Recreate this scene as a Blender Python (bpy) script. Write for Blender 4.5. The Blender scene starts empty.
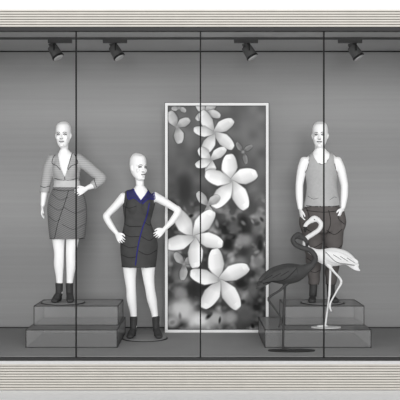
import bpy, math
import numpy as np
from mathutils import Vector
from mathutils.bvhtree import BVHTree

S=0.0088; D=8.0; H=157*S      # metres per drawing unit on the glass line, viewing distance, eye height
def K(y): return S*(D+y)/D
sc=bpy.context.scene
sc.view_settings.view_transform='Standard'
COL=sc.collection

# ---------------------------------------------------------------- materials
def lin(v):
    return v/12.92 if v<=0.04045 else ((v+0.055)/1.055)**2.4
def rgb(c):
    if isinstance(c,(int,float)): c=(c,c,c)
    return (lin(c[0]),lin(c[1]),lin(c[2]),1)
def mat(name,c,rough=0.7,noise=0.0,nscale=30,spec=0.2,metal=0):
    m=bpy.data.materials.new(name); m.use_nodes=True
    nt=m.node_tree; b=nt.nodes['Principled BSDF']
    b.inputs['Roughness'].default_value=rough
    b.inputs['Specular IOR Level'].default_value=spec
    b.inputs['Metallic'].default_value=metal
    b.inputs['Base Color'].default_value=rgb(c)
    if noise>0:
        tc=nt.nodes.new('ShaderNodeTexCoord'); n=nt.nodes.new('ShaderNodeTexNoise'); r=nt.nodes.new('ShaderNodeValToRGB')
        n.inputs['Scale'].default_value=nscale
        cc=np.array(rgb(c)[:3])
        r.color_ramp.elements[0].position=.3; r.color_ramp.elements[1].position=.7
        r.color_ramp.elements[0].color=(*(cc*(1-noise)),1); r.color_ramp.elements[1].color=(*(cc*(1+noise)),1)
        nt.links.new(tc.outputs['Object'],n.inputs['Vector']); nt.links.new(n.outputs['Fac'],r.inputs['Fac'])
        nt.links.new(r.outputs['Color'],b.inputs['Base Color'])
    return m
def stripe_mat(name,c1,c2,scale,rot=(0,0,0),dist=0.5,width=(.35,.65)):
    m=mat(name,c1); nt=m.node_tree; b=nt.nodes['Principled BSDF']
    tc=nt.nodes.new('ShaderNodeTexCoord'); mp=nt.nodes.new('ShaderNodeMapping'); w=nt.nodes.new('ShaderNodeTexWave'); r=nt.nodes.new('ShaderNodeValToRGB')
    mp.inputs['Rotation'].default_value=rot
    w.wave_type='BANDS'; w.bands_direction='Z'; w.inputs['Scale'].default_value=scale
    w.inputs['Distortion'].default_value=dist; w.inputs['Detail'].default_value=1; w.inputs['Detail Scale'].default_value=.6
    r.color_ramp.elements[0].position=width[0]; r.color_ramp.elements[1].position=width[1]
    r.color_ramp.elements[0].color=rgb(c2); r.color_ramp.elements[1].color=rgb(c1)
    nt.links.new(tc.outputs['Object'],mp.inputs['Vector']); nt.links.new(mp.outputs[0],w.inputs['Vector'])
    nt.links.new(w.outputs['Fac'],r.inputs['Fac']); nt.links.new(r.outputs['Color'],b.inputs['Base Color'])
    return m
M_skin=mat('mannequin_white',0.985,0.6,0.01)
M_line=mat('ink_black',0.04,0.9)
M_boot=mat('boot_leather',0.24,0.6,0.15,20)
M_jacket=stripe_mat('jacket_stripe',0.71,0.66,15)
M_jband=mat('jacket_band',0.78,0.8,.05)
M_skirt=stripe_mat('skirt_weave',0.49,0.41,17,(0,0.5,0),2.0)
M_dress=mat('dress_jersey',0.275,0.8,.06,20)
M_navy=mat('navy_piping',(0.17,0.16,0.52),0.6)
M_navyf=mat('navy_collar',(0.20,0.20,0.36),0.7,.08)
M_tank=mat('tank_cotton',0.70,0.8,.04,40)
M_pants=mat('trouser_twill',(0.37,0.355,0.35),.8,.10,9)
M_fdark=mat('flamingo_dark',0.25,0.6,.08,25)
M_flight=mat('flamingo_light',0.90,0.6,.03,25)
M_frame=mat('poster_frame_white',0.92,0.5,.02)
M_lamp=mat('lamp_grey',0.36,0.5,.05)
M_disc=mat('base_disc_grey',0.62,0.5,.04)
M_lampl=mat('lamp_lens',0.75,0.3,.02)
M_dark=mat('frame_dark',0.17,0.5,.05)
M_pale=mat('frame_pale',0.80,0.6,.03)
M_slat=mat('slat_beige',(0.80,0.785,0.755),0.6,.03,8)
M_slatb=mat('slat_groove',(0.55,0.54,0.52),0.8,.03)
M_white=mat('render_white',0.96,0.8,.01)
M_floor=mat('floor_grey',0.585,0.6,.03,3)
M_ceil=mat('ceiling_grey',0.74,0.8,.02,3)
M_side=mat('side_wall_grey',0.60,0.8,.03,3)

# ---------------------------------------------------------------- mesh helpers (drawing units: x right, y depth, z = -down)
class Parts:
    def __init__(s): s.V=[]; s.F=[]; s.n=0
    def add(s,v,f):
        s.V.append(np.asarray(v,float)); s.F+= [tuple(i+s.n for i in q) for q in f]; s.n+=len(v)
    def arr(s): return np.vstack(s.V)
def catmull(P,sub):
    P=np.asarray(P,float)
    if len(P)<3 or sub<=1:
        if sub>1:
            return np.array([P[0]+(P[1]-P[0])*t for t in np.linspace(0,1,sub+1)])
        return P
    Q=np.vstack([2*P[0]-P[1],P,2*P[-1]-P[-2]]); out=[]
    for i in range(1,len(Q)-2):
        p0,p1,p2,p3=Q[i-1],Q[i],Q[i+1],Q[i+2]
        for j in range(sub):
            t=j/sub
            out.append(.5*((2*p1)+(-p0+p2)*t+(2*p0-5*p1+4*p2-p3)*t*t+(-p0+3*p1-3*p2+p3)*t**3))
    out.append(P[-1]); return np.array(out)
def tube(parts,pts,ref=(0,1,0),n=20,sub=5,cap=1.0):
    """pts: (x, down, depth, r1[, r2]); r1 across, r2 along ref"""
    P=[]
    for p in pts:
        r2=p[4] if len(p)>4 else p[3]
        P.append((p[0],p[2],-p[1],p[3],r2))
    P=catmull(P,sub); C=P[:,:3]; R=np.maximum(P[:,3:],0.05)
    T=np.gradient(C,axis=0); T/=np.linalg.norm(T,axis=1)[:,None]+1e-9
    ref=np.array(ref,float); rings=[]
    def frame(t):
        u=np.cross(t,ref); l=np.linalg.norm(u)
        if l<1e-3: u=np.cross(t,(1,0,0.01)); l=np.linalg.norm(u)
        u/=l; v=np.cross(u,t); return u,v
    a=np.linspace(0,2*np.pi,n,endpoint=False); ca,sa=np.cos(a)[:,None],np.sin(a)[:,None]
    def ring(c,t,r,s=1):
        u,v=frame(t); return c+ca*u*r[0]*s+sa*v*r[1]*s
    m0=min(R[0])*cap; m1=min(R[-1])*cap
    steps=[75,50,25] if cap>0 else []
    pole0=C[0]-T[0]*m0; pole1=C[-1]+T[-1]*m1
    for q in steps:
        q=math.radians(q); rings.append(ring(C[0]-T[0]*m0*math.sin(q),T[0],R[0],math.cos(q)))
    for i in range(len(C)): rings.append(ring(C[i],T[i],R[i]))
    for q in steps[::-1]:
        q=math.radians(q); rings.append(ring(C[-1]+T[-1]*m1*math.sin(q),T[-1],R[-1],math.cos(q)))
    V=np.vstack(rings+[pole0[None],pole1[None]]); F=[]; k=len(rings)
    for i in range(k-1):
        for j in range(n):
            j2=(j+1)%n; F.append((i*n+j,i*n+j2,(i+1)*n+j2,(i+1)*n+j))
    for j in range(n):
        j2=(j+1)%n; F.append((k*n,j2,j)); F.append((k*n+1,(k-1)*n+j,(k-1)*n+j2))
    parts.add(V,F)
def box(parts,x0,x1,p0,p1,d0,d1):
    V=[(x,d,-p) for x in (x0,x1) for d in (d0,d1) for p in (p1,p0)]
    parts.add(V,[(0,1,3,2),(4,6,7,5),(0,4,5,1),(2,3,7,6),(0,2,6,4),(1,5,7,3)])
def newmesh(name,V,F):
    me=bpy.data.meshes.new(name); me.from_pydata([tuple(v) for v in V],[],F); me.update(); return me
def remesh(parts,voxel=0.45,smooth=3):
    me=newmesh('tmp',parts.arr(),parts.F); ob=bpy.data.objects.new('tmp',me); COL.objects.link(ob)
    m=ob.modifiers.new('r','REMESH'); m.mode='VOXEL'; m.voxel_size=voxel
    if smooth: s=ob.modifiers.new('s','SMOOTH'); s.factor=.5; s.iterations=smooth
    dg=bpy.context.evaluated_depsgraph_get(); e=ob.evaluated_get(dg).to_mesh()
    V=np.empty(len(e.vertices)*3); e.vertices.foreach_get('co',V); V=V.reshape(-1,3)
    F=[tuple(p.vertices) for p in e.polygons]
    bpy.data.objects.remove(ob,do_unlink=True); return V,F
def keep(V,F,mask):
    F2=[f for f in F if all(mask[i] for i in f)]
    used=sorted({i for f in F2 for i in f}); mp={o:n for n,o in enumerate(used)}
    return V[used],[tuple(mp[i] for i in f) for f in F2]
def emit(name,V,F,mt,parent,y0,smooth=True,solid=0):
    V=np.asarray(V,float); k=K(y0)
    W=np.stack([(V[:,0]-200)*k, y0+V[:,1]*k, H+(V[:,2]+200)*k],1)
    if parent is not None: W=W-np.array(parent.location)
    me=newmesh(name,W,F); me.materials.append(mt)
    if smooth: me.polygons.foreach_set('use_smooth',[True]*len(me.polygons))
    ob=bpy.data.objects.new(name,me); COL.objects.link(ob)
    if parent is not None: ob.parent=parent
    if solid:
        s=ob.modifiers.new('thickness','SOLIDIFY'); s.thickness=solid; s.offset=-1
    return ob
def emitp(name,parts,mt,parent,y0,smooth=True): return emit(name,parts.arr(),parts.F,mt,parent,y0,smooth)
def empty(name,px,py,y0):
    o=bpy.data.objects.new(name,None); o.empty_display_size=.1
    k=K(y0); o.location=((px-200)*k,y0,H-(py-200)*k); COL.objects.link(o); return o
def bvh(*vf):
    V=[];F=[];n=0
    for v,f in vf:
        V+= [tuple(p) for p in v]; F+=[tuple(i+n for i in q) for q in f]; n+=len(v)
    return BVHTree.FromPolygons(V,F)
def seam(parts,tree,pts,r=0.28,smooth=True,off=.12):
    P=catmull([(a,b) for a,b in pts],8 if smooth else 1)
    run=[]
    def flush():
        if len(run)>1: tube(parts,run,n=6,sub=1,cap=.5)
        run.clear()
    for x,py in P:
        h=tree.ray_cast(Vector((x,-60,-py)),Vector((0,1,0)))
        if h[0] is None: flush(); continue
        d=h[0].y-off
        if run and abs(run[-1][2]-d)>4: flush()
        run.append((x,py,d,r))
    flush()

# ---------------------------------------------------------------- body parts
def head(parts,cx,top,chin,yaw,w=7.6,d0=0.0):
    Hh=chin-top
    tmp=Parts()
    secs=[(0.015,3.4,-3.6,4.6),(0.06,5.3,-5.8,7.2),(0.14,6.8,-7.6,9.2),(0.26,7.6,-8.6,10.3),(0.40,7.75,-8.8,10.5),(0.52,7.45,-8.3,10),
          (0.60,7.2,-8.4,9),(0.70,6.7,-8.5,6.8),(0.80,5.9,-8.5,3.5),(0.90,4.5,-8.4,0),(0.97,2.9,-7.8,-3)]
    q=w/7.6
    rows=[(0,top+t*Hh,(f+b)/2,hw*q,(b-f)/2) for t,hw,f,b in secs]
    tube(tmp,rows,n=32,sub=4,cap=.18)
    Y=lambda t: top+t*Hh
    tube(tmp,[(0,Y(.47),-8.3,.8),(0,Y(.56),-9.2,.9),(0,Y(.645),-10.3,1.15)],sub=4,n=12)
    tube(tmp,[(-1.3,Y(.66),-8.8,.8),(1.3,Y(.66),-8.8,.8)],sub=4,n=12)
    for s in (-1,1):
        tube(tmp,[(s*1.2,Y(.445),-8.6,.7),(s*3.2,Y(.425),-8.0,.8),(s*5.3,Y(.45),-6.2,.7)],sub=4,n=12)
        tube(tmp,[(s*2.2,Y(.505),-7.6,.75),(s*3.9,Y(.505),-7.1,.75)],sub=4,n=12)
        tube(tmp,[(s*4.3,Y(.62),-5.9,1.6),(s*4.4,Y(.66),-5.6,1.5)],sub=3,n=12)
        tube(tmp,[(s*7.5*q,Y(.46),.8,.6,1.5),(s*7.9*q,Y(.53),1.2,.65,1.9),(s*7.3*q,Y(.64),.2,.55,1.0)],sub=4,n=14)
    tube(tmp,[(-2.3,Y(.775),-8.0,.4),(0,Y(.762),-8.9,.65),(2.3,Y(.775),-8.0,.4)],sub=4,n=12)
    tube(tmp,[(-1.9,Y(.80),-8.0,.4),(0,Y(.81),-8.7,.75),(1.9,Y(.80),-8.0,.4)],sub=4,n=12)
    tube(tmp,[(-1,Y(.93),-7.6,1.3),(1,Y(.93),-7.6,1.3)],sub=3,n=12)
    V=tmp.arr(); a=math.radians(yaw); c,s_=math.cos(a),math.sin(a)
    x=V[:,0]*c-V[:,1]*s_; y=V[:,0]*s_+V[:,1]*c      # yaw>0 turns face toward +x
    parts.add(np.stack([x+cx,y+d0,V[:,2]],1),tmp.F)
def face_lines(parts,tree,cx,top,chin,yaw,w=7.6,d0=0):
    """eyes, brows, nostril line and mouth cast on to the face along the face's own direction"""
    Hh=chin-top; a=math.radians(yaw); c,s_=math.cos(a),math.sin(a)
    def cast(pts,r):
        run=[]
        for u,t in catmull(pts,4):
            ox=u*c+30*s_+cx; oy=u*s_-30*c+d0
            h=tree.ray_cast(Vector((ox,oy,-(top+t*Hh))),Vector((-s_,c,0)))
            if h[0] is None: continue
            p=h[0]-Vector((-s_,c,0))*.15
            run.append((p.x,-p.z,p.y,r))
        if len(run)>1: tube(parts,run,n=6,sub=1,cap=.5)
    for s in (-1,1):
        cast([(s*1.9,.51),(s*3.1,.495),(s*4.6,.512)],.42)
        cast([(s*2.2,.53),(s*3.2,.538),(s*4.3,.525)],.25)
        cast([(s*1.5,.45),(s*3.3,.43),(s*5.0,.455)],.25)
    cast([(-2.3,.782),(0,.787),(2.3,.782)],.38)
    cast([(-1.2,.83),(0,.838),(1.2,.83)],.2)
    cast([(-1.3,.685),(0,.695),(1.3,.685)],.32)
def hand(parts,w,dirv,norm,side,curl=25,s=1.0,spread=4):
    """w=(x,down,depth). dirv/norm/side in (x,depth,up). norm = where the palm faces, side = thumb side"""
    w=np.array([w[0],w[2],-w[1]],float)
    f=np.array(dirv,float); f/=np.linalg.norm(f)
    n=np.array(norm,float); n-=f*n.dot(f); n/=np.linalg.norm(n)
    t=np.array(side,float); t-=f*t.dot(f); t-=n*t.dot(n); t/=np.linalg.norm(t)
    def P(v,*r): return (v[0],-v[2],v[1],*r)
    tube(parts,[P(w-f*1.5*s,2.3*s,1.9*s),P(w+f*1.5*s,2.9*s,1.6*s),P(w+f*4.5*s,3.7*s,1.45*s),P(w+f*7.6*s,3.7*s,1.15*s)],ref=n,sub=4,cap=.8)
    L=[6.2,7.2,6.7,5.2]
    for i in range(4):
        o=(1.5-i)*2.05*s
        a=math.radians(spread*(1.5-i)); b=w+f*(7.0-abs(i-1.2)*.4)*s+t*o
        g=f*math.cos(a)+t*math.sin(a); pts=[P(b,.95*s)]; ang=math.radians(curl*.4); l=L[i]*s
        for q in (.42,.32,.26):
            b=b+(g*math.cos(ang)+n*math.sin(ang))*l*q; pts.append(P(b,(.9-.12*len(pts))*s+.06)); ang+=math.radians(curl)
        tube(parts,pts,ref=n,n=12,sub=3)
    b=w+f*2.2*s+t*2.4*s
    pts=[P(b,1.35*s)]; b=b+(f*.65+t*.7+n*.3)*3.2*s; pts.append(P(b,1.1*s)); b=b+(f*.9+t*.3+n*.3)*2.6*s; pts.append(P(b,.92*s)); b=b+(f*.95+n*.3)*2.0*s; pts.append(P(b,.75*s))
    tube(parts,pts,ref=n,n=12,sub=3)
def boot(parts,ax,g,d,out,top=18,heel=5,r=3.9):
    tube(parts,[(ax,g-top,d,r,r+.5),(ax,g-top*.7,d+.2,r-.3,r),(ax+out*.1,g-8,d+.5,r-.4,r+.6),(ax+out*.15,g-6,d,r-.4,r+1)],cap=.3)
    tube(parts,[(ax,g-heel-2,d+3,2.8,2.2),(ax+out*.4,g-heel-1.2,d-3,3.4,3.0),(ax+out*.8,g-2.6,d-9,3.9,2.5),(ax+out,g-2.0,d-13.5,3.3,1.9)],ref=(0,0,1),cap=.7)
    if heel>3: 
        tube(parts,[(ax,g-heel-1,d+3.4,2.5,2.3),(ax,g-.6,d+3.2,2.0,1.9)],cap=.3)
    else:
        tube(parts,[(ax,g-1,d+4,3.0,1.1),(ax+out*.6,g-1,d-5,3.5,1.1),(ax+out,g-1,d-13,3.8,1.1)],ref=(0,0,1),cap=.5)
def limb(parts,pts): tube(parts,pts,sub=5,n=22,cap=.8)
def flatten(V,g): V=V.copy(); V[:,2]=np.maximum(V[:,2],-g); return V
def disc(parts,cx,g,r,th,d=0,n=56):
    a=np.linspace(0,2*np.pi,n,endpoint=False)
    V=[(cx+r*math.cos(t),d+r*math.sin(t),-g) for t in a]+[(cx+r*math.cos(t),d+r*math.sin(t),-g+th) for t in a]
    F=[tuple(range(n))[::-1],tuple(range(n,2*n))]+[(i,(i+1)%n,n+(i+1)%n,n+i) for i in range(n)]
    parts.add(V,F)
def base_disc(cx,G,d,par,y0,r=22):
    p=Parts(); disc(p,cx,G,r,.45,d); disc(p,cx,G-.45,r-.9,.3,d); emitp('base_disc_rim',p,M_dark,par,y0,False)
    p=Parts(); disc(p,cx,G-.7,r-1.5,.3,d); emitp('base_disc',p,M_disc,par,y0,False)

def slope_mask(V,fn): return np.array([fn(v[0],v[1],-v[2]) for v in V])
def interp(p,table):
    xs=[t[0] for t in table]; return np.interp(p,xs,[t[1] for t in table])

# ================================================================ ROOM
def slab(name,x0,x1,y0,y1,z0,z1,mt,bev=0):
    V=[(x,y,z) for x in (x0,x1) for y in (y0,y1) for z in (z0,z1)]
    me=newmesh(name,V,[(0,1,3,2),(4,6,7,5),(0,4,5,1),(2,3,7,6),(0,2,6,4),(1,5,7,3)]); me.materials.append(mt)
    o=bpy.data.objects.new(name,me); COL.objects.link(o)
    return o
BW=1.816; XW=2.6; ZC=2.99
def zf(py): return H-(py-200)*S     # height on the glass line
M_wall=mat('back_wall_painted_shading',0.5,0.7,spec=.1)
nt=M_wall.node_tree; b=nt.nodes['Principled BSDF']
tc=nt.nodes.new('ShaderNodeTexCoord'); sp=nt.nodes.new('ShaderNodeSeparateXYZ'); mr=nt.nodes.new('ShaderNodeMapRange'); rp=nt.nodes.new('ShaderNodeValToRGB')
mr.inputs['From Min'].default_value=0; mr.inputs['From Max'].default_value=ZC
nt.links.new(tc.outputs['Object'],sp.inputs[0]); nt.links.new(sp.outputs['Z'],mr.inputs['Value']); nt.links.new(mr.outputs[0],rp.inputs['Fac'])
stops=[(0,.56),(.10,.60),(.22,.55),(.34,.60),(.45,.64),(.58,.59),(.68,.58),(.82,.65),(.93,.65),(1,.67)]  # lighter and darker bands by height: shading gradient painted into the wall colour
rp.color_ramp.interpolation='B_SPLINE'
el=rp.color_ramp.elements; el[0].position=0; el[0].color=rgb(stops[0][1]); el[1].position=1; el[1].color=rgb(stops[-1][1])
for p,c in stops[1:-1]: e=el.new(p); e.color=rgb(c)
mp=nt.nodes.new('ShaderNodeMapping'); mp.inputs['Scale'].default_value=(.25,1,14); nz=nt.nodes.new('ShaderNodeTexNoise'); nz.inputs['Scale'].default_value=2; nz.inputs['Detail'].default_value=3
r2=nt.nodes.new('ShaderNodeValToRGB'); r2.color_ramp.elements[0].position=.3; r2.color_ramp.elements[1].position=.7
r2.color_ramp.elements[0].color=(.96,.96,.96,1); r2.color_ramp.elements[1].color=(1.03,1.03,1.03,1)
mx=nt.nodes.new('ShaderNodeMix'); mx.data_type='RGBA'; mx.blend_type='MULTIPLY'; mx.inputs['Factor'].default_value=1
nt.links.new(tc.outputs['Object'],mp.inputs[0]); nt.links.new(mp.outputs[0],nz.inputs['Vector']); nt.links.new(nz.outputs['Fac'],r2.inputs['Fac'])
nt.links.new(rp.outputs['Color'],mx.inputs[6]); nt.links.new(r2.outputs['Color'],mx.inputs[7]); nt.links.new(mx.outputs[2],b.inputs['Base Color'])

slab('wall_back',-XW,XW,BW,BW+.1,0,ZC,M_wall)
slab('wall_left',-XW-.1,-XW,0.03,BW+.1,0,ZC,M_side)
slab('wall_right',XW,XW+.1,0.03,BW+.1,0,ZC,M_side)
slab('floor',-XW-.1,XW+.1,0.03,BW+.1,-.1,0,M_floor)
slab('ceiling',-XW-.1,XW+.1,0.03,BW+.1,ZC,ZC+.1,M_ceil)
slab('baseboard_back',-XW,XW,BW-.012,BW,0,.012,M_dark)
slab('trim_ceiling_line',-XW,XW,BW-.012,BW,ZC-.012,ZC,M_dark)
slab('wall_front_upper',-XW-.1,XW+.1,-.02,.03,zf(10),zf(-60),M_white)
slab('pavement',-5,5,-12,-.0,zf(390)-.1,zf(390),M_white)
def cladding(name,pa,pb,pitch):
    p=Parts(); n=int(round((pb-pa)/pitch)); h=(pb-pa)/n
    def bx(P,x0,x1,y0,y1,z0,z1):
        V=[(x,y,z) for x in (x0,x1) for y in (y0,y1) for z in (z0,z1)]
        P.add(V,[(0,1,3,2),(4,6,7,5),(0,4,5,1),(2,3,7,6),(0,2,6,4),(1,5,7,3)])
    bx(p,-XW-.1,XW+.1,.0,.03,zf(pb),zf(pa))
    nb=6
    for i in range(n):
        a=pa+i*h; bx(p,-XW-.1,XW+.1,-.022,0,zf(a+h*.66),zf(a+.0*h))
    me=newmesh(name,p.arr(),p.F); me.materials.append(M_slat); me.materials.append(M_slatb)
    for i in range(nb): me.polygons[i].material_index=1
    o=bpy.data.objects.new(name,me); COL.objects.link(o)
cladding('trim_1',10,28,2.6)
cladding('trim_2',363.5,390,2.65)
slab('trim_3',-XW-.1,XW+.1,-.03,.03,zf(31.5),zf(28),M_dark)
slab('trim_4',-XW-.1,XW+.1,-.035,.03,zf(360.2),zf(357.5),M_dark)
slab('trim_5',-XW-.1,XW+.1,-.03,.03,zf(363.5),zf(360.2),M_pale)
# anti-reflective shop glass panes with dark silicone joints
M_glass=bpy.data.materials.new('clear_glass'); M_glass.use_nodes=True; nt=M_glass.node_tree; nt.nodes.clear()
o_=nt.nodes.new('ShaderNodeOutputMaterial'); t_=nt.nodes.new('ShaderNodeBsdfTransparent')
t_.inputs[0].default_value=(.98,.98,.98,1)
nt.links.new(t_.outputs[0],o_.inputs[0])
M_joint=mat('silicone_joint',0.05,.6)
xs=[-XW,(76-200)*S,0.004,(324-200)*S,XW]
for i in range(4):
    me=newmesh('g',[(xs[i]+.006,.01,zf(357.5)),(xs[i+1]-.006,.01,zf(357.5)),(xs[i+1]-.006,.01,zf(31.5)),(xs[i]+.006,.01,zf(31.5))],[(0,1,2,3)])
    me.materials.append(M_glass); o=bpy.data.objects.new('window_%d'%(i+1),me); COL.objects.link(o)
for i,x in enumerate(xs[1:4]): slab('window_joint' if i==0 else 'window_joint.%03d'%i,x-.006,x+.006,.0,.02,zf(357.5),zf(31.5),M_joint)

# ================================================================ LIGHT TRACK
YT=1.0
kT=K(YT); 
pz=lambda z,y: 200-(z-H)/K(y)
ptop=pz(ZC,YT)
p=Parts(); box(p,-40,440,ptop,ptop+2.0,-1.6,1.6); emitp('lighting_track',p,M_lamp,None,YT,False)
for i,(cx,hx,sgn) in enumerate([(60,55,-1),(115,116,1),(246,249,1),(350,355,1)]):
    par=empty('track_spotlight' if i==0 else 'track_spotlight.%03d'%i,cx,ptop+2,YT)
    p=Parts(); box(p,cx-12,cx+12,ptop+2,ptop+5.5,-1.8,1.8)
    box(p,hx-1.2,hx+1.2,ptop+5,ptop+8,-1.2,1.2)
    emitp('mounting_plate',p,M_lamp,par,YT,False)
    p=Parts(); y=ptop+14
    for s in(-1,1): box(p,hx-.7,hx+.7,ptop+7,ptop+14,s*6.0-.4,s*6.0+.4)
    box(p,hx-.7,hx+.7,ptop+6.8,ptop+7.8,-6.4,6.4)
    emitp('yoke',p,M_dark,par,YT,False)
    p=Parts(); dx,dp=-3.0,-5.0  # rear is up-left, lens points down-right
    tube(p,[(hx+dx*1.15,y+dp*1.05,1,3.6),(hx+dx,y+dp,1,4.9),(hx,y,0,5.4),(hx+2.6,y+4.4,-1,5.7)],n=28,sub=3,cap=.25)
    emitp('lamp_head',p,M_lamp,par,YT)
    p=Parts(); tube(p,[(hx+2.75,y+4.7,-1.1,6.1),(hx+3.5,y+6.0,-1.3,6.1)],n=28,sub=2,cap=.1)
    emitp('lamp_rim',p,M_dark,par,YT)
    p=Parts(); tube(p,[(hx+3.4,y+5.9,-1.3,5.1),(hx+3.9,y+6.7,-1.4,5.1)],n=28,sub=1,cap=.1)
    emitp('lens',p,M_lampl,par,YT)

# ================================================================ PLINTHS
M_pl=bpy.data.materials.new('acrylic_grey'); M_pl.use_nodes=True; nt=M_pl.node_tree; b=nt.nodes['Principled BSDF']
b.inputs['Base Color'].default_value=rgb(.60); b.inputs['Roughness'].default_value=.5; b.inputs['Alpha'].default_value=.5; b.inputs['Specular IOR Level'].default_value=.2
def plinth(name,xa,xb,ya,yb,z1,ua,ub,uy0,uy1,z2):
    par=bpy.data.objects.new(name,None); COL.objects.link(par); par.location=((xa+xb)/2,(ya+yb)/2,0)
    L=np.array(par.location)
    def bx(nm,x0,x1,y0,y1,z0,zt,mt):
        V=[np.array((x,y,z))-L for x in (x0,x1) for y in (y0,y1) for z in (z0,zt)]
        me=newmesh(nm,V,[(0,1,3,2),(4,6,7,5),(0,4,5,1),(2,3,7,6),(0,2,6,4),(1,5,7,3)]); me.materials.append(mt)
        o=bpy.data.objects.new(nm,me); COL.objects.link(o); o.parent=par; 
        w=.0035; P=Parts()
        def e(a0,a1,b0,b1,c0,c1):
            V=[np.array((x,y,z))-L for x in (a0,a1) for y in (b0,b1) for z in (c0,c1)]
            P.add(V,[(0,1,3,2),(4,6,7,5),(0,4,5,1),(2,3,7,6),(0,2,6,4),(1,5,7,3)])
        for y in (y0,y1):
            for z in (z0+w,zt-w): e(x0,x1,y-w*.6,y+w*.6,z-w,z+w)
            for x in (x0,x1): e(x-w,x+w,y-w*.6,y+w*.6,z0,zt)
        for x in (x0,x1):
            for z in (z0+w,zt-w): e(x-w,x+w,y0,y1,z-w,z+w)
        me=newmesh(nm+'_edges',P.arr(),P.F); me.materials.append(M_dark); q=bpy.data.objects.new(nm+'_edges',me); COL.objects.link(q); q.parent=par
    bx('lower_tier',xa,xb,ya,yb,0,z1,M_pl); bx('upper_tier',ua,ub,uy0,uy1,z1,z2,M_pl)
YPL=.5
k1=K(YPL); k2=K(.78)
Z1=.17; Z2=.36
plinth('display_plinth',(26-200)*k1,(117-200)*k1,YPL,1.42,Z1,(34-200)*k2,(118-200)*k2+0,.78,1.35,Z2)
plinth('display_plinth.001',(265-200)*k1,(371-200)*k1,YPL,1.42,Z1,(285-200)*k2,(364-200)*k2,.78,1.35,Z2)

# ================================================================ POSTER
YP=1.50; kp=K(YP)
par=empty('framed_flower_poster',216.5,200+H/kp,YP)
x0,x1,pt,pb=165,268.5,103,200+H/kp
nx,ny=230,500
gx=np.linspace(x0+3,x1-3,nx); gy=np.linspace(pt+3,pb-3,ny)
X,Y=np.meshgrid(gx,gy)
rng=np.random.RandomState(4)
def vnoise(scale,seed):
    r=np.random.RandomState(seed); A=r.rand(90,90)
    u=((X-100)/scale)%88; v=(Y/scale)%88; i=u.astype(int); j=v.astype(int); fu=u-i; fv=v-j; fu=fu*fu*(3-2*fu); fv=fv*fv*(3-2*fv)
    return (A[j,i]*(1-fu)+A[j,i+1]*fu)*(1-fv)+(A[j+1,i]*(1-fu)+A[j+1,i+1]*fu)*fv
t=np.clip((Y-150)/120,0,1)
img=(.38-.13*t)+.14*(vnoise(26,1)-.5)+.10*(vnoise(9,2)-.5)
# leafy clutter in lower part
leaf=np.clip(vnoise(7,11)*1.2+vnoise(4,12)*.6-.75,0,1)
img+=leaf*.5*np.clip((Y-185)/40,0,1)
img-=.14*np.clip(vnoise(12,13)*2-1,0,1)*np.clip((Y-185)/40,0,1)
def blob(cx,cy,rx,ry,v,soft=.5,rot=0):
    global img
    a=math.radians(rot); dx=X-cx; dy=Y-cy; u=(dx*math.cos(a)+dy*math.sin(a))/rx; w=(-dx*math.sin(a)+dy*math.cos(a))/ry
    d=np.sqrt(u*u+w*w); m=np.clip((1+soft-d)/(2*soft),0,1); m=m*m*(3-2*m); img=img*(1-m)+v*m
for (a,b_,c,d,v) in [(245,240,7,6,.54),(257,228,5,7,.42),(240,262,6,5,.5),(178,275,6,6,.42),(182,310,13,11,.80),(200,320,12,7,.88),(216,318,9,7,.7),(245,315,10,8,.34),
    (180,292,6,6,.55),(253,290,6,8,.40),(233,228,5,6,.36),(250,205,5,8,.30),(230,318,6,6,.6),(172,322,6,5,.7),(258,262,5,5,.5),(172,205,5,5,.2),(228,243,5,8,.13),(240,283,6,6,.14),(185,190,7,14,.22),(243,222,5,7,.15),(260,245,3,8,.15)]:
    blob(a,b_,c,d,v,.7)
for i in range(55):
    blob(rng.uniform(168,266),rng.uniform(200,328),rng.uniform(2,4),rng.uniform(1,2.2),rng.uniform(.08,.62),.7,rng.uniform(0,180))
def flower(cx,cy,petals,v=.97,core=.62):
    global img
    for px,py,wd in petals:
        dx,dy=px-cx,py-cy; L=math.hypot(dx,dy); a=math.atan2(dy,dx)
        tl=L*1.5
        U=(X-cx)*math.cos(a)+(Y-cy)*math.sin(a); Wd=-(X-cx)*math.sin(a)+(Y-cy)*math.cos(a)
        u=U/tl; bend=.10*tl*np.clip(u,0,1)**2; w=(Wd-bend)/wd
        uc=np.clip(u,0,1)
        prof=np.where((u>0)&(u<1),np.clip(uc*1.9+.14,0,1)**.85*np.sqrt(np.clip(1-uc**4,0,1)),0)*.56+1e-4
        e=np.abs(w)/prof; m=np.clip((1.0-e)/.16,0,1)*np.clip((1-u)/.05,0,1)*(u>0.0)
        edge=np.clip((1.28-e)/.28,0,1)*((u>0)&(u<1))
        img=img*(1-edge*.4)+(.25*v)*edge*.4
        shade=v-.25*np.clip(.38-u,0,1)/.38-.26*np.clip(w/.56,0,1)*v-.06*np.exp(-(w*7)**2)*(u<.8)
        img=img*(1-m)+shade*m
    d=np.hypot(X-cx,Y-cy); m=np.clip((2.4-d)/2,0,1); img=img*(1-m)+core*m
flower(206,112,[(199,106,9),(212,104,9),(216,114,8),(200,118,8)],.84)
flower(214,133,[(204,119,12),(226,123,12),(228,142,12),(208,148,12),(200,132,10)],.94)
flower(211,160,[(202,153,10),(220,151,10),(211,172,11),(201,165,9)],.94)
flower(231,181,[(228,163,16),(248,174,16),(243,199,16),(221,200,16),(213,178,15)],1.0)
flower(184,264,[(177,257,8),(191,259,8),(184,275,8)],.72)
flower(208,205,[(200,197,9),(215,198,8),(209,214,9)],.78)
flower(194,237,[(180,220,16),(205,218,16),(214,240,15),(197,258,15),(175,245,15)],1.0)
flower(219,280,[(214,259,16),(238,269,16),(234,298,16),(210,300,16),(199,277,15)],1.0)
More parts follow.
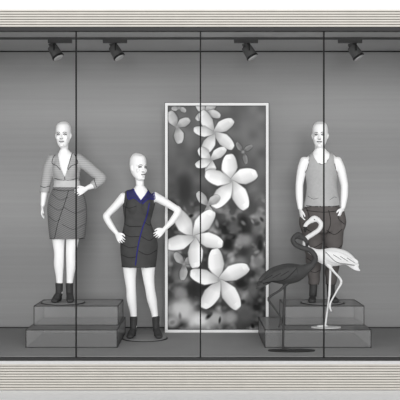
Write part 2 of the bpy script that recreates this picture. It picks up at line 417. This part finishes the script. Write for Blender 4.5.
flower(177,127,[(171,117,10),(185,121,9),(180,138,10)],.80)
flower(179,108,[(174,109,5),(184,110,5)],.72)
flower(243,152,[(238,146,5),(249,147,5),(246,160,5)],.55)
img=np.clip(img,0.02,1)
V=np.stack([X.ravel(),np.full(X.size,-1.2),-Y.ravel()],1)
F=[(j*nx+i,j*nx+i+1,(j+1)*nx+i+1,(j+1)*nx+i)[::-1] for j in range(ny-1) for i in range(nx-1)]
M_post=bpy.data.materials.new('poster_print'); M_post.use_nodes=True; nt=M_post.node_tree; b=nt.nodes['Principled BSDF']; at=nt.nodes.new('ShaderNodeVertexColor'); at.layer_name='print'
b.inputs['Roughness'].default_value=.7; b.inputs['Specular IOR Level'].default_value=.1
nt.links.new(at.outputs['Color'],b.inputs['Base Color'])
ob=emit('print',V,F,M_post,par,YP,False)
ca=ob.data.color_attributes.new('print','FLOAT_COLOR','POINT'); lv=np.vectorize(lin)(img.ravel())
ca.data.foreach_set('color',np.stack([lv,lv,lv,np.ones_like(lv)],1).ravel().astype(np.float32))
p=Parts(); box(p,x0,x0+3,pt,pb,-2,2); box(p,x1-3,x1,pt,pb,-2,2); box(p,x0+3,x1-3,pt,pt+3,-2,2); box(p,x0+3,x1-3,pb-3,pb,-2,2); box(p,x0+3,x1-3,pt+3,pb-3,-.9,1.5)
emitp('frame',p,M_frame,par,YP,False)
p=Parts()
for (a,b_,c,d) in [(x0-.5,x0,pt,pb),(x1,x1+.5,pt,pb),(x0+2.8,x0+3.3,pt+3,pb-3),(x1-3.3,x1-2.8,pt+3,pb-3),(x0,x1,pt-.5,pt),(x0+3,x1-3,pt+2.8,pt+3.3),(x0+3,x1-3,pb-3.3,pb-2.8)]:
    box(p,a,b_,c,d,-2.3,-1.0)
emitp('frame_edge_lines',p,M_dark,par,YP,False)

# ================================================================ MANNEQUIN helper pieces
def torso(parts,secs,grow=0,sub=5):
    tube(parts,[(s[1],s[0],s[4] if len(s)>4 else 0,s[2]+grow,s[3]+grow) for s in secs],n=40,sub=sub,cap=.3)

# ---------------- woman in cropped jacket and skirt
Y1=1.05; k=K(Y1); G=200+(H-Z2)/k
par=empty('mannequin',64,G,Y1); g=G-1
base_disc(63.5,G,-2,par,Y1)
p=Parts(); head(p,63.5,121.8,147.5,-4,7.4,-1.5)
T1=[(150,64,4.4,4.6),(154,64.5,7.5,5.5),(157,65,12.5,6.5),(161,65.5,14.3,7.5),(168,66,13.6,8.8),(175,66.5,12.4,8.6),(182,67,11,7.5),(188,67,11.8,8),(196,67,15.5,9.5),(206,67,18,10.5),(214,67,17.5,10.3)]
tube(p,[(63.7,138,1.5,4.6,5),(64,146,1.8,4.0,4.4),(64,152,1.5,4.2,4.6),(64.5,157,1,7,5)],sub=4)
torso(p,T1)
for s in (-1,1): tube(p,[(66+s*6,165,-4,4.5),(66+s*6.3,169.5,-6,5),(66+s*6,172,-5.5,4.6)],sub=4)
limb(p,[(52.5,159,0,4.8),(49,168,0,4.2),(46.5,180,1,3.6),(45.5,184,1,3.5),(44.2,194,-.5,3.2),(43.2,205,-2,2.2)])
hand(p,(43,206,-2.2),(-.05,-.15,-1),(1,.0,0),(0,-1,0),18,.92)
limb(p,[(78.5,159,0,4.8),(87,166,1,4.2),(97,175,3,3.6),(100.5,179,3.4,3.5),(95,184.5,0,3.3),(87.5,188,-4,2.2)])
hand(p,(86.5,188.8,-4.5),(-.95,-.55,-.45),(-.3,.9,-.1),(0,0,1),16,.9)
limb(p,[(59,211,0,9.3),(58.8,225,0,8.2),(58.5,240,-.5,6.3),(59.2,253,-1,5.0),(58.8,265,0,4.9),(59.3,277,1,3.6),(59.5,288,1,2.9),(59.5,293,1,2.9)])
limb(p,[(75,211,0,9.3),(74,225,0,8.2),(72.5,240,-.5,6.3),(71.2,253,-1,5.0),(71.2,265,0,4.9),(70,277,1,3.6),(69.3,288,1,2.9),(69.3,293,1,2.9)])
B=remesh(p,.42,3); emit('body',*B,M_skin,par,Y1)
tb=bvh(B); L=Parts(); face_lines(L,tb,63.5,121.8,147.5,-4,7.4,-1.5)
p=Parts(); boot(p,59,g,1,-3); boot(p,69.3,g,1,2.5); V,F=remesh(p,.4,2); emit('ankle_boots',flatten(V,g),F,M_boot,par,Y1)
# jacket
p=Parts(); torso(p,[(s[0],s[1],s[2],s[3]) for s in T1 if s[0]<=188]+[(192,67,12,8)],1.3)
for s in (-1,1): tube(p,[(66+s*6,164,-4,5.6),(66+s*6.3,169.5,-5.5,6.2),(66+s*5,175,-4,5.8)],sub=4)
limb(p,[(53,159.3,0,6.0),(49,168,0,5.8),(46.5,180,1,5.3),(45.5,185,.7,5.0),(44.6,194,-.5,4.9)])
limb(p,[(78,159.3,0,6.0),(87,166,1,5.7),(97,174.5,3,5.3),(101,178.8,3.2,5.1),(94,185,0,4.6)])
J=remesh(p,.42,4)
def jm(x,d,y):
    if y>186.5 and 54<x<80: return False
    if y>192.5: return False
    if y>170 and x>80 and (x-88)*-.9+(y-186)*.4>2 : return False
    if d<0.5:
        wv=interp(y,[(148,9),(152,7.5),(160,5.2),(168,3.4),(177,0)])
        if y<177 and abs(x-66+ (177-y)*.03)<wv: return False
    if y<151.5: return False
    return True
J=keep(*J,slope_mask(J[0],jm)); emit('cropped_jacket',*J,M_jacket,par,Y1,solid=.004)
tj=bvh(J)
for pts in ([(57.5,150.5),(60.5,160),(63,168),(66.3,177)],[(73.5,150.5),(71.5,160),(69.3,168),(66.3,177),(66.5,181)],
   [(55.5,154),(53,163),(58,166),(62,170)],[(75,154),(78.5,163),(73.5,166),(69.5,170)],
   [(40.5,192),(45,193),(49.5,192)],[(40.8,186),(45,187.5),(50,186)],[(89,180.5),(92,188)],[(94,178),(97,187)],
   [(54,185.5),(60,186.3),(67,186.5),(74,186.3),(80,185)],[(55.5,178.5),(61,180),(67,180.5),(73,180),(78.5,178)]):
    seam(L,tj,pts,.3)
p=Parts(); torso(p,[(180.5,66.8,12.2,8.6),(184,67,12.2,8.8),(187,67,13.2,9.2)],.9); V,F=remesh(p,.45,2)
Wb=keep(V,F,slope_mask(V,lambda x,d,y:180.3<y<187.5)); emit('waist_tie',*Wb,M_jband,par,Y1,solid=.003)
p=Parts(); torso(p,[(183,67,12.4,9),(188,67,13.8,9.6),(196,67,17.3,11.2),(206,67,19.3,12.4),(216,67.3,19.5,12.6),(228,67.3,18.6,12.2),(238,67.3,17.5,11.6),(241,67.3,17.5,11.6)],.2)
V,F=remesh(p,.45,3); V[:,1]+=.2*np.sin(V[:,0]*.5+V[:,2]*.25)*np.clip((-V[:,2]-190)/20,0,1)
Sk=keep(V,F,slope_mask(V,lambda x,d,y:186<y<239)); emit('skirt',*Sk,M_skirt,par,Y1,solid=.004)
ts=bvh(Sk)
for pts,r in (([(49.5,238.3),(58,238.8),(68,239),(78,238.8),(84.5,238)],.3),([(54,189.5),(67,191),(80.5,189)],.25),([(70,191),(66,205),(60,222),(56,238)],.25),([(53,194),(62,200),(70,197)],.17),([(50,204),(60,210),(67,207)],.17),
    ([(49.5,216),(57,221),(62,219)],.17),([(67,208),(77,213),(86,209)],.17),([(64,224),(75,229),(85.5,224)],.17)):
    seam(L,ts,pts,r)
emitp('drawn_seams',L,M_line,par,Y1)

# ---------------- woman in dark dress
Y2=1.1; k=K(Y2); G=200+H/k; g=G-1
par=empty('mannequin.001',145,G,Y2)
base_disc(145,G,-3,par,Y2,23)
p=Parts(); head(p,138.5,153.5,180.5,38,7.6,-1)
T2=[(186,140,4.3,4.6),(190,140,8,5.6),(193.5,139.5,13.5,6.8),(198,139,16,7.8),(206,138.5,15,9),(214,138,13.5,8.6),(222,137.5,12.3,7.6),(232,138,15,9),(243,139,17.2,10.4),(252,139,17.2,10.4)]
tube(p,[(139,170,2,4.8,5.2),(139.5,180,2,4.2,4.5),(140,187,1.5,4.3,4.7),(140,192,1,7,5)],sub=4)
torso(p,T2)
for s in (-1,1): tube(p,[(140+s*6.2,202,-4,4.8),(140+s*6.4,207,-6,5.2),(140+s*6,210,-5,4.8)],sub=4)
limb(p,[(124,196.7,0,4.7),(116.5,205,1.5,4.1),(108,213.5,4,3.5),(106,217,4.5,3.5),(110.5,225,1,3.2),(116.5,232.5,-3,2.2)])
hand(p,(117.2,233.5,-3.5),(.55,-.6,-.75),(.3,.9,-.1),(.6,0,.8),18,.88)
limb(p,[(154,196.3,0,4.7),(163,201,1.5,4.1),(174.5,208,4,3.5),(178,211,4.5,3.5),(172.5,220.5,1,3.2),(165,228.5,-4,2.2)])
hand(p,(164,229.5,-4.6),(-.75,-.5,-.6),(-.3,.9,-.1),(-.6,0,.8),18,.88)
limb(p,[(130.5,250,0,9.0),(130,262,0,7.8),(130,276,-.5,6.0),(131,288,-1,4.9),(131.5,299,0,4.9),(133.2,312,1,3.5),(134,322,1,2.9),(134,327,1,2.9)])
limb(p,[(147.5,250,0,9.0),(148,262,0,7.8),(148.5,276,-.5,6.0),(150,288,-1,4.9),(151.8,299,0,4.9),(154.3,312,1,3.5),(155.5,322,1,2.9),(155.8,327,1,2.9)])
B=remesh(p,.42,3); emit('body',*B,M_skin,par,Y2)
tb=bvh(B); L=Parts(); face_lines(L,tb,138.5,153.5,180.5,38,7.6,-1)
p=Parts(); boot(p,133.5,g,1,-3,20); boot(p,155.8,g,1,4,20); V,F=remesh(p,.4,2); emit('ankle_boots',flatten(V,g),F,M_boot,par,Y2)
p=Parts(); torso(p,[s for s in T2 if s[0]<=232]+[(243,139,17.6,11.4),(253,139,17.5,12),(262,138.8,16.4,11.6),(271,138.6,15.6,11.0)],1.0)
for s in (-1,1): tube(p,[(140+s*6.2,201,-4,5.8),(140+s*6.4,207,-5.5,6.2),(140+s*5.5,212,-4,5.6)],sub=4)
V,F=remesh(p,.42,3); V[:,1]+=.12*np.sin(V[:,2]*.8+V[:,0]*.25)*np.clip((-V[:,2]-205)/10,0,1)
def dm(x,d,y):
    if y>267: return False
    if y<188.5: return False
    if d<1:
        wv=interp(y,[(184,8),(188,7.5),(193,5),(200,0)])
        if y<200 and abs(x-141.5)<wv: return False
    if y<206:   # arm holes
        a=interp(y,[(188,14.8),(194,14.2),(202,15.0),(206,17.5)])
        if abs(x-139.3)>a: return False
    return True
Dr=keep(V,F,slope_mask(V,dm)); emit('dress',*Dr,M_dress,par,Y2,solid=.004)
td=bvh(Dr,B)
LN=Parts()
for pts,r in (([(133.5,189),(136.5,194),(141.5,201)],.5),([(149.5,189),(146.8,194),(141.5,201)],.5),([(127.5,191.5),(129,199),(135,198),(141.5,203)],.4),([(154,191),(155,199),(149,199),(143,204)],.4),
     ([(150,203),(147.5,215),(143,228),(139,245),(136,267)],.5)):
    seam(LN,td,pts,r,off=.3)
emitp('navy_zip_piping',LN,M_navy,par,Y2)
C=Parts(); 
def patch(parts,tree,poly,off,step=.5):
    xs_=[a for a,b in poly]; ys_=[b for a,b in poly]
    def inside(x,y):
        c=False; n=len(poly)
        for i in range(n):
            (ax,ay),(bx_,by)=poly[i],poly[i-1]
            if (ay>y)!=(by>y) and x<(bx_-ax)*(y-ay)/(by-ay)+ax: c=not c
        return c
    idx={}; V=[]; F=[]
    X_=np.arange(min(xs_)-step,max(xs_)+step,step); Y_=np.arange(min(ys_)-step,max(ys_)+step,step)
    for i,x in enumerate(X_):
        for j,y in enumerate(Y_):
            if inside(x,y):
                h=tree.ray_cast(Vector((x,-60,-y)),Vector((0,1,0)))
                if h[0] is not None: idx[(i,j)]=len(V); V.append((x,h[0].y-off,-y))
    for (i,j) in list(idx):
        q=[(i,j),(i+1,j),(i+1,j+1),(i,j+1)]
        if all(t in idx for t in q): F.append(tuple(idx[t] for t in q)[::-1])
    if V: parts.add(V,F)
patch(C,td,[(133,188.5),(136.5,194),(141.5,201.5),(141.5,203.5),(135,198.6),(129,199.5),(127.5,191)],.35)
patch(C,td,[(150,188.5),(146.8,194),(141.5,201.5),(142.5,204.5),(149,199.5),(155,199.5),(154,190.5)],.35)
emitp('collar',C,M_navyf,par,Y2)
tdr=bvh(Dr)
for pts in ([(123,206),(130,208),(137,206)],[(122.5,222),(130,226),(142,226)],[(122,232),(130,236),(140,236)],[(121,243),(130,247),(138,246)],[(121,254),(130,257),(137,256)],[(145,222),(150,225),(154,220)],[(142,236),(150,240),(156,236)],[(139,250),(148,254),(157,250)],
     [(122,266.3),(130,266.8),(139,267),(148,266.8),(155,266)],[(128,199),(126,210),(126,222)]):
    seam(L,tdr,pts,.22)
emitp('drawn_seams',L,M_line,par,Y2)

# ---------------- man in tank top
Y3=1.05; k=K(Y3); G=200+(H-Z2)/k; g=G-1
par=empty('mannequin.002',322,G,Y3)
base_disc(322,G,-3,par,Y3)
p=Parts(); head(p,319.8,121.8,148,-12,7.7,-2)
T3=[(149,320,5.2,5.4),(152.5,320.2,8.2,6.2),(156,320.5,13.6,7.8),(161,320.8,16.2,9.2),(170,321,15.8,10.2),(182,321.5,14,9.4),(192,322,13.2,8.8),(200,322,14.4,9.2),(208,322.3,15.6,10),(215,322.3,15.6,10)]
tube(p,[(320,138,1.5,5.4,6),(320,147,2,5.0,5.6),(320,152,2,5.2,5.6),(320.2,157,1.5,8.5,6.5)],sub=4)
torso(p,T3)
for s in (-1,1): tube(p,[(321+s*4,164,-5,5,3.6),(321+s*8.6,165,-4.5,4.6,3.6)],sub=4)
limb(p,[(305,161,0,5.2),(301.9,170,0,4.7),(299.9,182,1.5,4.0),(299.5,187,1.5,3.8),(299.4,197,-.5,3.6),(300,208,-2.5,2.5)])
hand(p,(300.2,209,-2.8),(.1,-.15,-1),(1,.1,0),(0,-1,0),20,.97)
limb(p,[(336.6,161,0,5.2),(340.8,170,0,4.7),(344.1,182,2.5,4.0),(344.8,187,2.5,3.8),(344,197,-.5,3.6),(342.3,207,-4,2.5)])
hand(p,(342,208,-4.4),(-.35,-.2,-1),(-.8,.6,0),(-.4,-.8,0),22,.97)
limb(p,[(314,212,0,9.3),(313.5,230,0,8.4),(314,250,-.5,6),(314,266,0,5.4),(314,280,1,3.8),(314,292,1,3.2)])
limb(p,[(331,212,0,9.3),(331.5,230,0,8.4),(332,250,-.5,6),(331.5,266,0,5.4),(331,280,1,3.8),(331,292,1,3.2)])
B=remesh(p,.42,3); emit('body',*B,M_skin,par,Y3)
tb=bvh(B); L=Parts(); face_lines(L,tb,319.8,121.8,148,-12,7.7,-2)
p=Parts(); boot(p,313.5,g,1,-3,20,2.5,4.3); boot(p,331,g,1,3,20,2.5,4.3); V,F=remesh(p,.4,2); emit('boots',flatten(V,g),F,M_boot,par,Y3)
p=Parts(); torso(p,[s for s in T3 if s[0]<=182]+[(192,321.8,14.6,10.2),(200,322,16,10.8),(207,322,17.2,11.6),(212,322,17.4,11.8)],1.0)
for s in (-1,1): tube(p,[(321+s*4,164,-5.4,5.4,4),(321+s*8.6,165,-5,5.2,4.2)],sub=4)
V,F=remesh(p,.42,4); V[:,1]+=.2*np.sin(V[:,0]*.5+V[:,2]*.2)*np.clip((-V[:,2]-172)/15,0,1)
def tm(x,d,y):
    if y>206.5+ .4*math.sin(x*.5): return False
    u=abs(x-320.6)
    if u<interp(y,[(148,8.6),(153,8.4),(158,7.2),(163,4.2),(164.5,0)]) and (d<0 or y<154): return False
    if y<176 and u>interp(y,[(148,12.4),(155,12.2),(163,12.8),(170,14.8),(176,19)]): return False
    return True
Tk=keep(V,F,slope_mask(V,tm)); emit('tank_top',*Tk,M_tank,par,Y3,solid=.004)
tt=bvh(Tk)
for pts in ([(312,153),(313.6,158.5),(316.8,163),(320.6,164.8),(324.6,163),(327.6,158.5),(329.2,153)],[(308.3,155),(307.9,163),(306.2,170),(304.5,173.5)],[(333,155),(333.4,163),(335.2,170),(336.8,173.5)],
    [(305.5,205.5),(313,206.2),(322,206.2),(331,206.2),(338.5,205.5)]):
    seam(L,tt,pts,.26)
for pts in ([(307,196),(312,199),(317,198)],[(328,200),(333,197),(336,198)]):
    seam(L,tt,pts,.15)
p=Parts()
tube(p,[(322,203,0,16.2,11),(322.3,208,0,17.6,12),(322.5,216,0,19.6,12.6),(322.5,224,0,19.8,12.6),(322.5,231,0,18.4,12)],n=36,cap=.3)
limb(p,[(312.5,222,0,10.6),(312.5,236,0,10.2),(313.4,252,-.5,8.4),(313.8,266,0,7.1),(314,278,.5,5.8),(314,286,.8,5.0)])
limb(p,[(333,222,0,10.6),(333.2,236,0,10.2),(332.6,252,-.5,8.4),(332,266,0,7.1),(331.2,278,.5,5.8),(331,286,.8,5.0)])
for s in (-1,1): tube(p,[(322.5+s*17.4,212,-1,4.2,6),(322.5+s*19,222,-1,4.6,6.5),(322.5+s*17,231,-1,3.8,6)],sub=4)
V,F=remesh(p,.45,3); V[:,1]+=.3*np.sin(-V[:,2]*.45+V[:,0]*.3)*np.clip((-V[:,2]-212)/12,0,1)
V[:,0]+=.35*np.sin(-V[:,2]*.5+V[:,1]*.3)*np.clip((-V[:,2]-232)/12,0,1)
Pn=keep(V,F,slope_mask(V,lambda x,d,y:203<y<284.5)); emit('harem_trousers',*Pn,M_pants,par,Y3,solid=.004)
tp=bvh(Pn)
for pts in ([(322,207),(322.5,220),(322.5,234)],[(306,208),(308,218),(301.5,224)],[(338,208),(337,218),(343.5,224)],[(304,228),(312,232),(320,229)],[(325,230),(333,234),(341,229)],[(305,244),(312,247),(321,243)],[(325,246),(333,250),(341,245)],
    [(306.5,258),(313,261),(320,257)],[(326,262),(333,265),(339,260)],[(309,284),(314,284.4),(319,284)],[(326,284),(331,284.4),(336,284)],[(308,270),(314,272),(319,270)],[(305.5,210.5),(322,212),(339,210.5)],[(327,210),(329,222),(326,232)]):
    seam(L,tp,pts,.28)
emitp('drawn_seams',L,M_line,par,Y3)

# ================================================================ FLAMINGOS
def flamingo(name,path,wing,neck,hd,bill,legs,feet,base,mt,lmt,y0,cx,g,flip,linem):
    par=empty(name,cx,g,y0)
    p=Parts(); tube(p,path,n=28,sub=6,cap=.8)
    tube(p,wing,n=20,sub=5,cap=.6)
    for w2 in ([(a,b,d*-1,c,e) for a,b,d,c,e in wing],): tube(p,w2,n=20,sub=5,cap=.6)
    tube(p,neck,n=16,sub=7,cap=.8); tube(p,hd,n=16,sub=4,cap=.9); tube(p,bill,n=14,sub=5,cap=.6)
    tx,ty=path[0][0],path[0][1]
    for dy,dd in ((-1.5,-2),(1.2,0),(3.4,2),(5,-1)):
        tube(p,[(path[2][0],path[2][1]+dy*.4,dd*.6,3.2,1.6),((tx+path[1][0])/2,(ty+path[1][1])/2+dy,dd,2.4,.9),(tx+flip*dy*.35,ty+dy*1.1,dd,.7,.5)],n=12,sub=4,cap=.6)
    for l in legs: tube(p,l,n=14,sub=4,cap=.7)
    V,F=remesh(p,.36,2); emit('body',V,F,mt,par,y0)
    t=bvh((V,F)); L=Parts()
    q=-flip
    A=[(wing[-1][0],wing[-1][1]-3),(wing[-2][0],wing[-2][1]+wing[-2][3]*.7),(wing[1][0],wing[1][1]+wing[1][3]*.8),(wing[0][0],wing[0][1]+1)]
    seam(L,t,A,.26)
    for o in (0,.33,.66):
        sx=wing[1][0]*(1-o)+wing[-1][0]*o; sy=wing[1][1]*(1-o)+wing[-1][1]*o
        seam(L,t,[(sx,sy-2.5),(sx-q*4,sy),(sx-q*8,sy+2.5)],.22)
    ex,ey=hd[0][0]*.45+hd[-1][0]*.55,hd[0][1]*.45+hd[-1][1]*.55-.7
    h=t.ray_cast(Vector((ex,-60,-ey)),Vector((0,1,0)))
    if h[0] is not None: tube(L,[(ex,ey,h[0].y-.05,.55),(ex+.05,ey,h[0].y+.1,.55)],n=10,sub=1)
    if L.n: emitp('feather_lines',L,linem,par,y0)
    p=Parts(); tube(p,[(*bill[-2][:3],bill[-2][3]+.12,bill[-2][4]+.12),(bill[-1][0],bill[-1][1]+.2,bill[-1][2],bill[-1][3]+.12,bill[-1][4]+.12)],n=14,sub=4,cap=.7); emitp('bill_tip',p,M_dark,par,y0)
    p=Parts()
    for fx,fd,fl in feet:
        for a in (-28,0,28):
            c,s=math.cos(math.radians(a)),math.sin(math.radians(a))
            tube(p,[(fx,g-1.8,fd,.8),(fx+fl*4*c,g-1.5,fd+4*s,.75),(fx+fl*8*c,g-1.2,fd+8*s,.5)],n=10,sub=3)
        n0=[(fx,fd)]+[(fx+fl*7*math.cos(math.radians(a)),fd+7*math.sin(math.radians(a))) for a in (-28,-14,0,14,28)]
        V=[(a,b,-(g-1.6)) for a,b in n0]+[(a,b,-(g-1.0)) for a,b in n0]
        p.add(V,[(0,i,i+1) for i in range(1,5)]+[(6,i+7,i+6) for i in range(1,5)])
        tube(p,[(fx,g-1.8,fd,.8),(fx-fl*2.5,g-1.3,fd,.5)],n=10,sub=2)
    emitp('webbed_feet',p,mt,par,y0)
    p=Parts(); a0,a1,dp=base; n=40; cxb=(a0+a1)/2; rx=(a1-a0)/2
    a=np.linspace(0,2*np.pi,n,endpoint=False)
    V=[(cxb+rx*math.cos(t_),dp*math.sin(t_),-g) for t_ in a]+[(cxb+rx*math.cos(t_),dp*math.sin(t_),-g+1.0) for t_ in a]
    p.add(V,[tuple(range(n))[::-1],tuple(range(n,2*n))]+[(i,(i+1)%n,n+(i+1)%n,n+i) for i in range(n)])
    emitp('stand_plate',p,lmt,par,y0,False)
    return par
YF=.32; g=200+H/K(YF)
flamingo('flamingo_statue',
  [(258,283,0,1.2,1.0),(265,278,0,4.4,3),(274,275,0,8,5.5),(286,274,0,10.4,7.4),(297,272.5,0,9,6.6),(305,269.5,0,5.4,4.4),(310,266,0,3.6,3.2)],
  [(263,282,3.0,2,1.2),(272,277,4.6,5,2),(284,274,6.2,7,2.4),(296,271,5.4,5.5,2)],
  [(306,269.5,0,4.4,4),(312,265,0,3.3,3),(315.2,258,0,2.9,2.8),(311,251,0,2.7,2.6),(303,248,0,2.6,2.5),(296,245,0,2.5,2.4),(293,240,0,2.5,2.4),(295.5,236,0,2.6,2.4)],
  [(295.5,236.2,0,2.7,2.4),(298.5,235.5,0,3.6,2.8),(301.5,237,0,3.1,2.4)],
  [(301.5,237,0,2.6,2.0),(305,239.5,0,2.2,1.6),(307,243,0,1.9,1.4),(306.6,247.5,0,.9,.8)],
  [[(284.5,282,1.5,2.4,2.2),(285,292,1.5,1.2,1.2),(284,314,1.5,1.4,1.4),(283.8,318,1.5,1.1,1.1),(283,g-1.5,1.5,1.1,1.1)],
   [(289,281,-1.5,2.4,2.2),(280,290,-1.5,1.2,1.2),(268.5,298,-1.5,1.35,1.35),(273,306,-1.5,.95,.95),(280,316,-1.5,.95,.95),(281,321,-1.5,1.2,.6),(278.5,327,-1.5,.7,.6)]],
  [(283,1.5,1)],(268,315,9),M_fdark,M_dark,YF,283,g,-1,M_line)
YG=.63; g=200+(H-Z1)/K(YG)
flamingo('flamingo_statue.001',
  [(358,265,0,1.2,1.0),(352,260.5,0,4.0,2.8),(344,257.5,0,7.2,5),(334,257,0,9.2,6),(324,256.5,0,8,5.6),(316,253.5,0,4.8,4),(311,250.5,0,3.4,3)],
  [(354,264,2.4,2,1.2),(346,260,4.0,4.6,2),(335,257,5.4,6.2,2.2),(325,255,4.6,4.8,2)],
  [(315,253,0,4,3.8),(309,249.5,0,2.9,2.8),(305,244.5,0,2.5,2.5),(306.5,238.5,0,2.4,2.4),(313,234,0,2.3,2.3),(319,229.5,0,2.3,2.3),(321,224,0,2.3,2.3),(318,219.8,0,2.4,2.3)],
  [(318,219.8,0,2.5,2.3),(314.5,218.8,0,3.3,2.7),(311,220.5,0,2.9,2.3)],
  [(311,220.5,0,2.5,1.9),(307,223.5,0,2.1,1.5),(305,227,0,1.8,1.3),(305.2,231.5,0,.9,.8)],
  [[(331,264,1.5,2.3,2.1),(330.5,273,1.5,1.15,1.15),(329.5,295,1.5,1.3,1.3),(329,299,1.5,.95,.95),(325.5,g-1.5,1.5,.95,.95)],
   [(327,264,-1.5,2.3,2.1),(334,272,-1.5,1.15,1.15),(341,281,-1.5,1.3,1.3),(337,290,-1.5,.9,.9),(331,301,-1.5,.9,.9),(329.5,306,-1.5,1.2,.6),(331,311,-1.5,.7,.6)]],
  [(325.5,1.5,-1)],(311,341,8),M_flight,M_pale,YG,328,g,1,M_line)

# ================================================================ LIGHT + CAMERA
w=bpy.data.worlds.new('World'); sc.world=w; w.use_nodes=True
w.node_tree.nodes['Background'].inputs[0].default_value=(1,1,1,1); w.node_tree.nodes['Background'].inputs[1].default_value=.78
s=bpy.data.lights.new('sun','SUN'); s.energy=1.75; s.angle=math.radians(25); so=bpy.data.objects.new('sun',s); COL.objects.link(so)
so.rotation_euler=(math.radians(84),0,math.radians(0)); so.location=(0,-6,5)
cam=bpy.data.cameras.new('camera'); co=bpy.data.objects.new('camera',cam); COL.objects.link(co)
co.location=(0,-D,H); co.rotation_euler=(math.radians(90),0,0)
cam.sensor_width=36; cam.sensor_fit='HORIZONTAL'; cam.lens=36*D/(400*S)
sc.camera=co
